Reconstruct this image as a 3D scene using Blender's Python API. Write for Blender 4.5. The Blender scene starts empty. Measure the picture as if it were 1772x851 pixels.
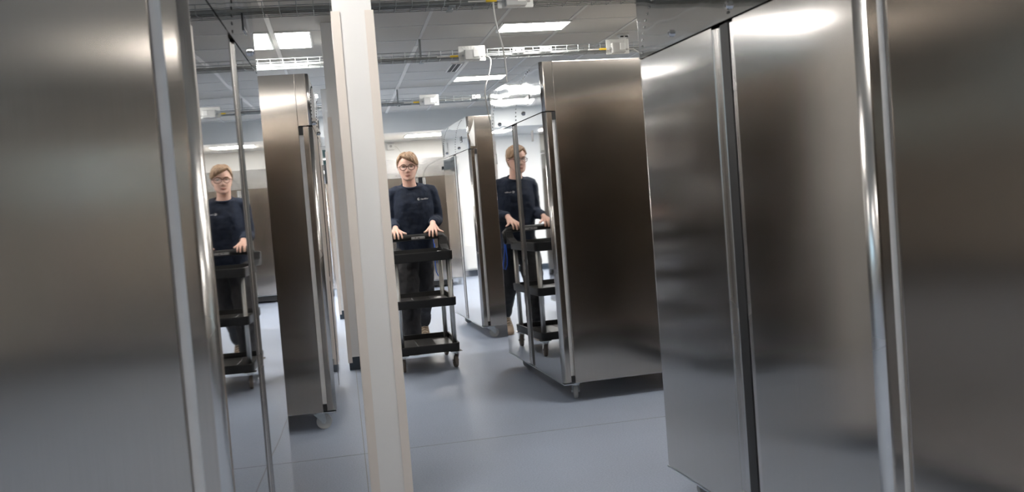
import bpy, bmesh, math, random
from mathutils import Vector, Matrix, noise
random.seed(7)
C = bpy.context.scene.collection
PI = math.pi
sc = bpy.context.scene
sc.view_settings.view_transform = 'Standard'
sc.view_settings.look = 'None'
sc.view_settings.gamma = 1
sc.view_settings.use_curve_mapping = False
sc.view_settings.exposure = 0.28

# ------------------------------------------------------------ materials
def newmat(name):
    m = bpy.data.materials.new(name); m.use_nodes = True
    return m, m.node_tree.nodes, m.node_tree.links, m.node_tree.nodes['Principled BSDF']

def plain(name, col, rough=.5, metal=0., noise_amt=0., nscale=20., bump=0., bscale=200., spec=None, stretch=(1, 1, 1), emit=None, estr=0.):
    m, n, l, b = newmat(name)
    b.inputs['Base Color'].default_value = (*col, 1)
    b.inputs['Roughness'].default_value = rough
    b.inputs['Metallic'].default_value = metal
    if spec is not None: b.inputs['Specular IOR Level'].default_value = spec
    tc = n.new('ShaderNodeTexCoord'); mp = n.new('ShaderNodeMapping'); mp.inputs['Scale'].default_value = stretch
    l.new(tc.outputs['Object'], mp.inputs['Vector'])
    if noise_amt:
        t = n.new('ShaderNodeTexNoise'); t.inputs['Scale'].default_value = nscale; t.inputs['Detail'].default_value = 4
        l.new(mp.outputs[0], t.inputs['Vector'])
        r = n.new('ShaderNodeMapRange'); r.inputs['From Min'].default_value = .3; r.inputs['From Max'].default_value = .7
        r.inputs['To Min'].default_value = 1 - noise_amt; r.inputs['To Max'].default_value = 1 + noise_amt
        l.new(t.outputs['Fac'], r.inputs['Value'])
        mx = n.new('ShaderNodeMix'); mx.data_type = 'RGBA'; mx.blend_type = 'MULTIPLY'; mx.inputs['Factor'].default_value = 1
        mx.inputs['A'].default_value = (*col, 1)
        l.new(r.outputs[0], mx.inputs['B']); l.new(mx.outputs['Result'], b.inputs['Base Color'])
    if bump:
        t2 = n.new('ShaderNodeTexNoise'); t2.inputs['Scale'].default_value = bscale; t2.inputs['Detail'].default_value = 3
        l.new(mp.outputs[0], t2.inputs['Vector'])
        bp = n.new('ShaderNodeBump'); bp.inputs['Strength'].default_value = 1; bp.inputs['Distance'].default_value = bump
        l.new(t2.outputs['Fac'], bp.inputs['Height']); l.new(bp.outputs[0], b.inputs['Normal'])
    if emit:
        b.inputs['Emission Color'].default_value = (*emit, 1); b.inputs['Emission Strength'].default_value = estr
    return m

def steel(name, col=(.60, .575, .55), rough=.25, aniso=.7, wave=.0015, wscale=1.6, smudge=.06):
    m, n, l, b = newmat(name)
    b.inputs['Metallic'].default_value = 1
    b.inputs['Anisotropic'].default_value = aniso
    tg = n.new('ShaderNodeTangent'); tg.direction_type = 'RADIAL'; tg.axis = 'Z'
    l.new(tg.outputs[0], b.inputs['Tangent'])
    tc = n.new('ShaderNodeTexCoord')
    mp = n.new('ShaderNodeMapping'); mp.inputs['Scale'].default_value = (160, 160, 1.2)
    l.new(tc.outputs['Object'], mp.inputs['Vector'])
    g = n.new('ShaderNodeTexNoise'); g.inputs['Scale'].default_value = 2; g.inputs['Detail'].default_value = 4
    l.new(mp.outputs[0], g.inputs['Vector'])
    r = n.new('ShaderNodeMapRange'); r.inputs['To Min'].default_value = .94; r.inputs['To Max'].default_value = 1.06
    l.new(g.outputs['Fac'], r.inputs['Value'])
    mx = n.new('ShaderNodeMix'); mx.data_type = 'RGBA'; mx.blend_type = 'MULTIPLY'; mx.inputs['Factor'].default_value = 1
    mx.inputs['A'].default_value = (*col, 1); l.new(r.outputs[0], mx.inputs['B']); l.new(mx.outputs['Result'], b.inputs['Base Color'])
    s = n.new('ShaderNodeTexNoise'); s.inputs['Scale'].default_value = 3.5; s.inputs['Detail'].default_value = 3
    l.new(tc.outputs['Object'], s.inputs['Vector'])
    r2 = n.new('ShaderNodeMapRange'); r2.inputs['From Min'].default_value = .35; r2.inputs['From Max'].default_value = .65
    r2.inputs['To Min'].default_value = rough * (1 - smudge); r2.inputs['To Max'].default_value = rough * (1 + smudge)
    l.new(s.outputs['Fac'], r2.inputs['Value']); l.new(r2.outputs[0], b.inputs['Roughness'])
    if wave:
        w = n.new('ShaderNodeTexNoise'); w.inputs['Scale'].default_value = wscale; w.inputs['Detail'].default_value = 1
        l.new(tc.outputs['Object'], w.inputs['Vector'])
        bp = n.new('ShaderNodeBump'); bp.inputs['Strength'].default_value = 1; bp.inputs['Distance'].default_value = wave
        l.new(w.outputs['Fac'], bp.inputs['Height']); l.new(bp.outputs[0], b.inputs['Normal'])
    return m

M = {}
M['side'] = steel('brushed_steel_side', (.50, .455, .41), .15, .9, .006, 1.25)
M['door_soft'] = steel('brushed_steel_door', (.54, .52, .50), .14, .7, .009, 1.2)
M['door_mirror'] = steel('polished_steel_door', (.64, .64, .64), .02, 0, .0010, 1.5)
M['door_mirror_dim'] = steel('polished_steel_door_dull', (.52, .52, .52), .028, 0, .0010, 1.5)
M['door_mid'] = steel('satin_steel_door', (.68, .675, .67), .05, .2, .0015, 1.5)
M['header'] = steel('header_steel', (.70, .70, .695), .04, .3, .005, 2.2)
M['header_soft'] = steel('header_steel_satin', (.78, .77, .755), .16, .3, .002, 2.2)
M['grip'] = steel('grip_steel', (.62, .60, .58), .26, .5, 0)
M['gasket'] = plain('gasket_grey', (.58, .58, .585), .4, noise_amt=.05)
M['black'] = plain('black_plastic', (.012, .012, .013), .5, noise_amt=.1)
M['zinc'] = plain('zinc_metal', (.62, .66, .68), .3, 1., noise_amt=.08)
M['chrome'] = plain('chrome', (.85, .85, .86), .08, 1.)
M['wheel_grey'] = plain('grey_wheel', (.52, .53, .53), .5, noise_amt=.08)
M['wheel_brown'] = plain('brown_grey_wheel', (.16, .13, .105), .6, noise_amt=.15)
M['hole'] = plain('vent_hole_dark', (.05, .05, .05), .25, .8)
M['display'] = plain('display_black', (.012, .013, .015), .08)
M['white_paint'] = plain('column_panel_white', (.80, .785, .765), .45, noise_amt=.015, nscale=2)
M['trim_beige'] = plain('column_corner_trim', (.77, .70, .635), .45, noise_amt=.02, nscale=3)
M['kick'] = plain('column_kick_dark_blue', (.03, .045, .065), .5, noise_amt=.1)
M['wall'] = plain('wall_paint_white', (.82, .815, .79), .7, noise_amt=.02, nscale=3, bump=.0005, bscale=120)
M['rear_wall'] = plain('wall_paint_warm', (.74, .70, .66), .7, noise_amt=.03, nscale=3)
M['bulk'] = plain('ceiling_paint_grey', (.50, .515, .515), .7, noise_amt=.02, nscale=2)
M['white_plastic'] = plain('white_plastic', (.75, .75, .73), .4)
M['grey_plastic'] = plain('grey_plastic', (.45, .45, .44), .45, noise_amt=.04)
M['cable'] = plain('white_cable', (.62, .61, .58), .45)
M['wire'] = plain('galvanised_wire', (.33, .35, .35), .55, 1., noise_amt=.1)
M['conduit'] = plain('grey_conduit', (.20, .205, .20), .45, noise_amt=.06)
M['yellow'] = plain('yellow_tag', (.75, .50, .03), .5)
M['tbar'] = plain('ceiling_grid_grey', (.52, .53, .53), .5)
M['tbar_light'] = plain('ceiling_grid_light', (.72, .71, .68), .45)
M['cart'] = plain('cart_black_plastic', (.009, .009, .009), .45, noise_amt=.15, bump=.0003, bscale=150)
M['deck'] = plain('cart_deck_worn_black', (.05, .045, .04), .38, noise_amt=.25, nscale=14)
M['alu'] = plain('brushed_aluminium', (.80, .80, .78), .35, 1., noise_amt=.05)
M['skin'] = plain('skin', (.78, .50, .40), .5, noise_amt=.05, nscale=60)
M['skin'].node_tree.nodes['Principled BSDF'].inputs['Subsurface Weight'].default_value = .08
M['skin'].node_tree.nodes['Principled BSDF'].inputs['Subsurface Radius'].default_value = (.02, .008, .004)
M['lips'] = plain('lips', (.48, .20, .16), .45)
M['brow'] = plain('brow_hair', (.22, .13, .07), .8)
M['eye'] = plain('eye_white', (.6, .58, .55), .2)
M['iris'] = plain('iris', (.05, .06, .06), .15)
M['frame'] = plain('glasses_brown', (.10, .035, .025), .25)
M['hair'] = plain('hair_dark_blond', (.38, .25, .155), .5, noise_amt=.35, nscale=60, bump=.003, bscale=90, stretch=(1, 1, .25))
M['shirt'] = plain('navy_knit', (.010, .018, .039), .85, noise_amt=.25, nscale=25, bump=.006, bscale=14, stretch=(1, 1, .45))
M['trousers'] = plain('charcoal_trousers', (.022, .022, .025), .8, noise_amt=.25, nscale=20, bump=.006, bscale=12, stretch=(1, 1, .6))
M['blue'] = plain('blue_strap', (.01, .11, .62), .5)
M['shoe'] = plain('beige_shoe', (.30, .22, .15), .6, noise_amt=.15)
M['sole'] = plain('shoe_sole', (.45, .40, .34), .6)
M['lace'] = plain('shoe_lace', (.6, .5, .38), .7)
M['print'] = plain('white_print', (.9, .9, .92), .6)
M['silver'] = plain('silver_badge', (.6, .6, .6), .3, .3)

def film_mat():
    m, n, l, b = newmat('clear_film')
    b.inputs['Base Color'].default_value = (.85, .86, .86, 1); b.inputs['Roughness'].default_value = .25
    b.inputs['Alpha'].default_value = .75
    return m
M['film'] = film_mat()

def lens_mat():
    m = bpy.data.materials.new('spectacle_lens'); m.use_nodes = True
    n = m.node_tree.nodes; l = m.node_tree.links; n.clear()
    o = n.new('ShaderNodeOutputMaterial'); mx = n.new('ShaderNodeMixShader'); t = n.new('ShaderNodeBsdfTransparent'); g = n.new('ShaderNodeBsdfGlossy')
    g.inputs['Roughness'].default_value = .03; mx.inputs[0].default_value = .07
    l.new(t.outputs[0], mx.inputs[1]); l.new(g.outputs[0], mx.inputs[2]); l.new(mx.outputs[0], o.inputs[0])
    return m
M['lens'] = lens_mat()

def pane_mat(name, col):
    m = bpy.data.materials.new(name); m.use_nodes = True
    n = m.node_tree.nodes; l = m.node_tree.links; n.clear()
    o = n.new('ShaderNodeOutputMaterial'); mx = n.new('ShaderNodeMixShader'); t = n.new('ShaderNodeBsdfTransparent'); g = n.new('ShaderNodeBsdfGlossy')
    t.inputs['Color'].default_value = col
    g.inputs['Roughness'].default_value = .02; mx.inputs[0].default_value = .08
    l.new(t.outputs[0], mx.inputs[1]); l.new(g.outputs[0], mx.inputs[2]); l.new(mx.outputs[0], o.inputs[0])
    return m
M['glass'] = pane_mat('window_glass', (.86, .93, .93, 1)); M['glass_dark'] = pane_mat('tinted_window_glass', (.13, .17, .16, 1))

def light_mat(name, strength, col=(1, .97, .93)):
    m = bpy.data.materials.new(name); m.use_nodes = True
    n = m.node_tree.nodes; l = m.node_tree.links; n.clear()
    o = n.new('ShaderNodeOutputMaterial'); e = n.new('ShaderNodeEmission')
    e.inputs['Color'].default_value = (*col, 1); e.inputs['Strength'].default_value = strength
    l.new(e.outputs[0], o.inputs[0])
    return m
LIGHT = 42.0
M['light'] = light_mat('led_panel', LIGHT)
M['light_dim'] = light_mat('led_panel_low', LIGHT * .45, (1, .93, .84))

def floor_mat():
    m, n, l, b = newmat('blue_grey_vinyl')
    tc = n.new('ShaderNodeTexCoord')
    a = n.new('ShaderNodeTexNoise'); a.inputs['Scale'].default_value = 130; a.inputs['Detail'].default_value = 3
    c = n.new('ShaderNodeTexNoise'); c.inputs['Scale'].default_value = 1.3; c.inputs['Detail'].default_value = 5
    v = n.new('ShaderNodeTexVoronoi'); v.inputs['Scale'].default_value = 60
    for t in (a, c, v): l.new(tc.outputs['Object'], t.inputs['Vector'])
    cr = n.new('ShaderNodeValToRGB')
    cr.color_ramp.elements[0].position = .32; cr.color_ramp.elements[0].color = (.275, .325, .42, 1)
    cr.color_ramp.elements[1].position = .70; cr.color_ramp.elements[1].color = (.365, .42, .52, 1)
    l.new(a.outputs['Fac'], cr.inputs[0])
    r = n.new('ShaderNodeMapRange'); r.inputs['From Min'].default_value = .3; r.inputs['From Max'].default_value = .7
    r.inputs['To Min'].default_value = .92; r.inputs['To Max'].default_value = 1.06
    l.new(c.outputs['Fac'], r.inputs['Value'])
    mx = n.new('ShaderNodeMix'); mx.data_type = 'RGBA'; mx.blend_type = 'MULTIPLY'; mx.inputs['Factor'].default_value = 1
    l.new(cr.outputs[0], mx.inputs['A']); l.new(r.outputs[0], mx.inputs['B'])
    # small pale scuffs
    lt = n.new('ShaderNodeMath'); lt.operation = 'LESS_THAN'; lt.inputs[1].default_value = .075
    l.new(v.outputs['Distance'], lt.inputs[0])
    k = n.new('ShaderNodeTexNoise'); k.inputs['Scale'].default_value = 9; l.new(tc.outputs['Object'], k.inputs['Vector'])
    gt = n.new('ShaderNodeMath'); gt.operation = 'GREATER_THAN'; gt.inputs[1].default_value = .6; l.new(k.outputs['Fac'], gt.inputs[0])
    mu = n.new('ShaderNodeMath'); mu.operation = 'MULTIPLY'; l.new(lt.outputs[0], mu.inputs[0]); l.new(gt.outputs[0], mu.inputs[1])
    mu2 = n.new('ShaderNodeMath'); mu2.operation = 'MULTIPLY'; mu2.inputs[1].default_value = .35; l.new(mu.outputs[0], mu2.inputs[0])
    m2 = n.new('ShaderNodeMix'); m2.data_type = 'RGBA'; l.new(mu2.outputs[0], m2.inputs['Factor'])
    l.new(mx.outputs['Result'], m2.inputs['A']); m2.inputs['B'].default_value = (.6, .62, .66, 1)
    l.new(m2.outputs['Result'], b.inputs['Base Color'])
    r3 = n.new('ShaderNodeMapRange'); r3.inputs['To Min'].default_value = .30; r3.inputs['To Max'].default_value = .46
    l.new(c.outputs['Fac'], r3.inputs['Value']); l.new(r3.outputs[0], b.inputs['Roughness'])
    bp = n.new('ShaderNodeBump'); bp.inputs['Distance'].default_value = .0006; l.new(a.outputs['Fac'], bp.inputs['Height']); l.new(bp.outputs[0], b.inputs['Normal'])
    return m
M['floor'] = floor_mat()

def ceiling_mat():
    m, n, l, b = newmat('ceiling_tile')
    tc = n.new('ShaderNodeTexCoord')
    a = n.new('ShaderNodeTexNoise'); a.inputs['Scale'].default_value = 220; a.inputs['Detail'].default_value = 2
    l.new(tc.outputs['Object'], a.inputs['Vector'])
    c = n.new('ShaderNodeTexNoise'); c.inputs['Scale'].default_value = .7; l.new(tc.outputs['Object'], c.inputs['Vector'])
    r = n.new('ShaderNodeMapRange'); r.inputs['To Min'].default_value = .9; r.inputs['To Max'].default_value = 1.1
    l.new(a.outputs['Fac'], r.inputs['Value'])
    mx = n.new('ShaderNodeMix'); mx.data_type = 'RGBA'; mx.blend_type = 'MULTIPLY'; mx.inputs['Factor'].default_value = 1
    mx.inputs['A'].default_value = (.46, .455, .435, 1); l.new(r.outputs[0], mx.inputs['B'])
    l.new(mx.outputs['Result'], b.inputs['Base Color']); b.inputs['Roughness'].default_value = .8
    return m
M['ceiling'] = ceiling_mat()

# ------------------------------------------------------------ mesh helpers
def obj(name, bm, mat, parent=None, smooth=False, loc=None):
    me = bpy.data.meshes.new(name)
    bmesh.ops.recalc_face_normals(bm, faces=bm.faces[:])
    bm.to_mesh(me); bm.free()
    me.materials.append(M[mat] if isinstance(mat, str) else mat)
    if smooth:
        for p in me.polygons: p.use_smooth = True
    o = bpy.data.objects.new(name, me); C.objects.link(o)
    if parent is not None: o.parent = parent
    if loc is not None: o.location = loc
    return o

def box(bm, x0, x1, y0, y1, z0, z1, bevel=0., seg=2):
    r = bmesh.ops.create_cube(bm, size=1)
    vs = r['verts']
    for v in vs:
        v.co = Vector(((x0 + x1) / 2 + v.co.x * (x1 - x0), (y0 + y1) / 2 + v.co.y * (y1 - y0), (z0 + z1) / 2 + v.co.z * (z1 - z0)))
    if bevel:
        es = list({e for v in vs for e in v.link_edges})
        bmesh.ops.bevel(bm, geom=es, offset=bevel, segments=seg, affect='EDGES', profile=.5)
    return bm

def tube(bm, pts, r, sides=8, flat=1.0, closed=False):
    """tube through points; r a number or a list, flat squeezes the second axis"""
    pts = [Vector(p) for p in pts]; n = len(pts)
    rs = r if isinstance(r, (list, tuple)) else [r] * n
    rings = []; prev = None
    for i, p in enumerate(pts):
        if closed: d = (pts[(i + 1) % n] - pts[(i - 1) % n])
        else: d = pts[min(i + 1, n - 1)] - pts[max(i - 1, 0)]
        d.normalize()
        if prev is None:
            a = Vector((0, 0, 1)) if abs(d.z) < .9 else Vector((1, 0, 0))
            u = d.cross(a).normalized()
        else:
            u = (prev - d * prev.dot(d)).normalized()
        prev = u; v = d.cross(u)
        rings.append([bm.verts.new(p + (u * math.cos(2 * PI * k / sides) + v * flat * math.sin(2 * PI * k / sides)) * rs[i]) for k in range(sides)])
    m = n if closed else n - 1
    for i in range(m):
        a, b = rings[i], rings[(i + 1) % n]
        for k in range(sides): bm.faces.new((a[k], a[(k + 1) % sides], b[(k + 1) % sides], b[k]))
    if not closed:
        bm.faces.new(rings[0][::-1]); bm.faces.new(rings[-1])
    return bm

def prism(bm, poly, z0, z1):
    """extrude an xy polygon from z0 to z1"""
    a = [bm.verts.new((x, y, z0)) for x, y in poly]; b = [bm.verts.new((x, y, z1)) for x, y in poly]
    n = len(poly)
    for i in range(n): bm.faces.new((a[i], a[(i + 1) % n], b[(i + 1) % n], b[i]))
    bm.faces.new(a[::-1]); bm.faces.new(b)
    return bm

def prism_x(bm, poly, x0, x1):
    """extrude a yz polygon along x"""
    a = [bm.verts.new((x0, y, z)) for y, z in poly]; b = [bm.verts.new((x1, y, z)) for y, z in poly]
    n = len(poly)
    for i in range(n): bm.faces.new((a[i], a[(i + 1) % n], b[(i + 1) % n], b[i]))
    bm.faces.new(a[::-1]); bm.faces.new(b)
    return bm

def disc(bm, c, axis, r, h, sides=24, r2=None):
    c = Vector(c); ax = Vector(axis).normalized()
    q = Vector((0, 0, 1)).rotation_difference(ax).to_matrix().to_4x4()
    bmesh.ops.create_cone(bm, cap_ends=True, segments=sides, radius1=r, radius2=r if r2 is None else r2, depth=h, matrix=Matrix.Translation(c) @ q)
    return bm

def ball(bm, c, r, scale=(1, 1, 1), u=20, v=14):
    bmesh.ops.create_uvsphere(bm, u_segments=u, v_segments=v, radius=r, matrix=Matrix.Translation(Vector(c)) @ Matrix.Diagonal((*scale, 1)))
    return bm

def NB(): return bmesh.new()

def empty(name, loc, rz=0.):
    o = bpy.data.objects.new(name, None); C.objects.link(o); o.location = loc; o.rotation_euler = (0, 0, rz)
    o.empty_display_size = .1
    return o

def tag(o, label=None, cat=None, group=None, kind=None):
    if label: o['label'] = label
    if cat: o['category'] = cat
    if group: o['group'] = group
    if kind: o['kind'] = kind
    return o

def struct(name, bm, mat, label=None, cat=None):
    o = obj(name, bm, mat); tag(o, label, cat, kind='structure'); return o

def copy_tree(o, parent=None):
    c = o.copy(); C.objects.link(c)
    if parent is not None: c.parent = parent
    for ch in list(o.children): copy_tree(ch, c)
    return c

# ------------------------------------------------------------ room shell
XL, XR, YR, YB, ZC = -4.4, 4.4, -6.2, 15.55, 2.66
BULK_Y, ZL = 13.75, 2.36
struct('floor', box(NB(), XL - .2, XR + .2, YR - .2, YB + .2, -.1, 0), 'floor', 'blue-grey speckled vinyl floor across the whole room', 'floor')
struct('ceiling', box(NB(), XL - .2, XR + .2, YR - .2, BULK_Y, ZC, ZC + .12), 'ceiling', 'grey suspended ceiling tiles above the steel cabinets', 'ceiling')
bm = NB(); box(bm, XL, XR, BULK_Y, YB, ZL, ZL + .3)
struct('trim_1', bm, 'bulk', 'lowered grey bulkhead where the ceiling drops before the back wall', 'bulkhead')
VY0, VY1, VZ0, VZ1 = 8.6, 13.4, 1.55, 2.58
bm = NB()
NY0, NY1 = -2.6, 3.6
box(bm, XL - .2, XL, YR, NY0, 0, ZC); box(bm, XL - .2, XL, NY1, VY0, 0, ZC); box(bm, XL - .2, XL, VY1, YB, 0, ZC)
for a, b in ((VY0, VY1), (NY0, NY1)):
    box(bm, XL - .2, XL, a, b, 0, VZ0); box(bm, XL - .2, XL, a, b, VZ1, ZC)
struct('wall_left', bm, 'wall', 'white left wall behind the left row of cabinets', 'wall')
bm = NB()
for a in (VY0, VY0 + 1.58, VY0 + 3.18, VY1 - .05): box(bm, XL - .12, XL - .05, a, a + .05, VZ0, VZ1)
for a in (VZ0, VZ1 - .05): box(bm, XL - .12, XL - .05, VY0 + .05, VY1 - .05, a, a + .05)
w2 = struct('window_added_2', bm, 'white_plastic', 'unseen window added to the left wall for bluish daylight in the steel', 'window')  # out of view, added to tint the steel reflections blue
obj('window_pane', box(NB(), XL - .09, XL - .08, VY0 + .05, VY1 - .05, VZ0 + .05, VZ1 - .05), 'glass', w2)
bm = NB()
for a in (NY0, NY0 + 2.05, NY0 + 4.1, NY1 - .05): box(bm, XL - .12, XL - .05, a, a + .05, VZ0, VZ1)
for a in (VZ0, VZ1 - .05): box(bm, XL - .12, XL - .05, NY0 + .05, NY1 - .05, a, a + .05)
w3 = struct('window_added_3', bm, 'white_plastic', 'nearer unseen window added to the left wall for blue sheen on steel edges', 'window')  # second unseen opening, added for blue light on grips and rounded edges
obj('window_pane', box(NB(), XL - .09, XL - .08, NY0 + .05, NY1 - .05, VZ0 + .05, VZ1 - .05), 'glass', w3)
struct('wall_right', box(NB(), XR, XR + .2, YR, YB, 0, ZC), 'wall', 'white right wall behind the right row of cabinets', 'wall')
struct('wall_rear', box(NB(), XL, XR, YR - .2, YR, 0, ZC), 'rear_wall', 'warm beige wall at the near end of the room', 'wall')
# back wall with a window strip high on its left
WX0, WX1, WZ0, WZ1 = -.34, -.02, 2.03, 2.34
bm = NB()
box(bm, XL, XR, YB, YB + .2, 0, WZ0); box(bm, XL, XR, YB, YB + .2, WZ1, ZC)
box(bm, XL, WX0, YB, YB + .2, WZ0, WZ1); box(bm, WX1, XR, YB, YB + .2, WZ0, WZ1)
struct('wall_back', bm, 'wall', 'white wall at the far end behind the woman', 'wall')
bm = NB()
for a in (WX0, WX1 - .04): box(bm, a, a + .04, YB + .03, YB + .09, WZ0, WZ1)

box(bm, WX0 + .04, WX1 - .04, YB + .03, YB + .09, WZ0, WZ0 + .03); box(bm, WX0 + .04, WX1 - .04, YB + .03, YB + .09, WZ1 - .03, WZ1)
w = struct('window_1', bm, 'white_plastic', 'small high window with grey-green glass in the back wall', 'window')
obj('window_pane', box(NB(), WX0 + .04, WX1 - .04, YB + .055, YB + .065, WZ0 + .03, WZ1 - .03), 'glass_dark', w)
# skirting
struct('baseboard_back', box(NB(), XL, XR, YB - .015, YB, 0, .1), 'kick', 'dark skirting along the back wall', 'skirting')
struct('baseboard_left', box(NB(), XL, XL + .015, YR, YB - .015, 0, .1), 'kick', 'dark skirting along the left wall', 'skirting')
struct('baseboard_right', box(NB(), XR - .015, XR, YR, YB - .015, 0, .1), 'kick', 'dark skirting along the right wall', 'skirting')
struct('baseboard_rear', box(NB(), XL + .015, XR - .015, YR, YR + .015, 0, .1), 'kick', 'dark skirting at the near end wall', 'skirting')
# ceiling grid
bm = NB()
x = .80 - .6 * 8
while x < XR:
    box(bm, x - .012, x + .012, YR, BULK_Y, ZC - .006, ZC + .004); x += .6
y = 7.48 - .61 * 22
while y < BULK_Y:
    box(bm, XL, XR, y - .006, y + .006, ZC - .003, ZC + .004); y += .61
struct('trim_2', bm, 'tbar', 'grey grid of bars between the ceiling tiles', 'ceiling grid')
bm = NB()
for x, a, b in ((.8, 8.35, BULK_Y), (-.4, 3, 9.2), (1.4, 8.9, 11.0)):
    box(bm, x - .017, x + .017, a, b, ZC - .009, ZC - .0005)
struct('trim_3', bm, 'tbar_light', 'pale cover strips along the main ceiling bars', 'ceiling grid')
# floor weld seams
bm = NB()
for x in (-2.0, .02, 2.04): box(bm, x, x + .004, YR, YB, 0, .0006)
for y in (4.62,): box(bm, XL, XR, y, y + .004, 0, .0006)
struct('trim_4', bm, 'conduit', 'thin weld seams in the blue-grey vinyl floor', 'floor seam')

# ------------------------------------------------------------ columns
def column(x, y, label, w=.152, top=ZC, trim_top=1.945):
    r = empty('column', (x + w / 2, y + w / 2, 0)); tag(r, label, 'column', 'columns in a line down the aisle')
    h = w / 2
    obj('shaft', box(NB(), -h + .004, h - .004, -h + .004, h - .004, .1, top - .001), 'white_paint', r)
    obj('plinth', box(NB(), -h + .004, h - .004, -h + .004, h - .004, 0, .1), 'kick', r)
    for sx in (-1, 1):
        for sy in (-1, 1):
            bm = NB(); a = .030; t = .003
            X0 = sx * h; Y0 = sy * h
            L = [(X0 + sx * t, Y0 + sy * t), (X0 - sx * a, Y0 + sy * t), (X0 - sx * a, Y0 - sy * .0045), (X0 - sx * .0045, Y0 - sy * .0045), (X0 - sx * .0045, Y0 - sy * a), (X0 + sx * t, Y0 - sy * a)]
            prism(bm, L, .056, trim_top)
            obj('corner_guard', bm, 'trim_beige', r)
    return r
column(.0335, 3.53, 'white square column with beige corner guards, nearest one, left of the woman')
column(-.027, 7.20, 'white column half hidden behind the nearest column, dark blue plinth showing', trim_top=1.945)
column(-.100, 10.88, 'farthest thin white column, seen past the second column')

# ------------------------------------------------------------ refrigerators
FW, FD, ZB, ZS, ZT = 1.40, .83, .112, 1.692, 1.976
def rounded(u0, u1, y0, y1, r0=0., r1=0., n=5):
    """plan outline of a slab whose front corners (at y0) are rounded"""
    p = [(u0, y1)]
    if r0: p += [(u0 + r0 - r0 * math.cos(PI / 2 * k / n), y0 + r0 - r0 * math.sin(PI / 2 * k / n)) for k in range(n + 1)]
    else: p.append((u0, y0))
    if r1: p += [(u1 - r1 + r1 * math.sin(PI / 2 * k / n), y0 + r1 - r1 * math.cos(PI / 2 * k / n)) for k in range(n + 1)]
    else: p.append((u1, y0))
    p.append((u1, y1))
    return p

def caster(parent, x, y, ang, ztop, wr=.043, ww=.026, brm='zinc', whm='wheel_grey', brake=False):
    k = empty('caster', (x, y, 0)); k.parent = parent; k.rotation_euler = (0, 0, ang)
    # wheel rolls along local y; axle along local x, trail -y
    br = NB()
    box(br, -.045, .045, -.045, .045, ztop - .004, ztop, .001, 1)
    disc(br, (0, 0, ztop - .010), (0, 0, 1), .030, .012, 20)
    a = ww / 2 + .003; tr = .022
    for s in (-1, 1):
        poly = [(-.034, ztop - .016), (.030, ztop - .016), (tr + .014, wr + .004), (tr + .006, wr - .010), (tr - .008, wr - .008), (tr - .014, wr + .004)]
        x0, x1 = sorted((s * a, s * (a + .0036)))
        prism_x(br, poly, x0, x1)
    box(br, -a - .0028, a + .0028, -.034, .030, ztop - .020, ztop - .016)
    disc(br, (0, tr, wr), (1, 0, 0), .008, 2 * a + .018, 12)
    obj('bracket', br, brm, k)
    wb = NB()
    prof = [(0, 0), (wr * .25, 0)]
    disc(wb, (0, tr, wr), (1, 0, 0), wr, ww * .72, 32)
    disc(wb, (0, tr, wr), (1, 0, 0), wr - .004, ww, 32)
    disc(wb, (0, tr, wr), (1, 0, 0), wr * .45, ww + .003, 20)
    obj('wheel', wb, whm, k)
    return k

def vents(arc0=(.05, .75), a=.47, b=.262, n=17):
    bm = NB()
    for u0 in arc0:
        for k in range(n):
            th = PI / 2 * (k + .35) / n * .96
            u = u0 + a * (1 - math.cos(th)); z = ZS + .012 + b * math.sin(th)
            # short slot lying along x
            disc(bm, (u - .004, -.0002, z), (0, 1, 0), .0042, .003, 8)
            disc(bm, (u + .004, -.0002, z), (0, 1, 0), .0042, .003, 8)
            box(bm, u - .004, u + .004, -.0017, .0013, z - .0042, z + .0042)
    return bm

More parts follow.
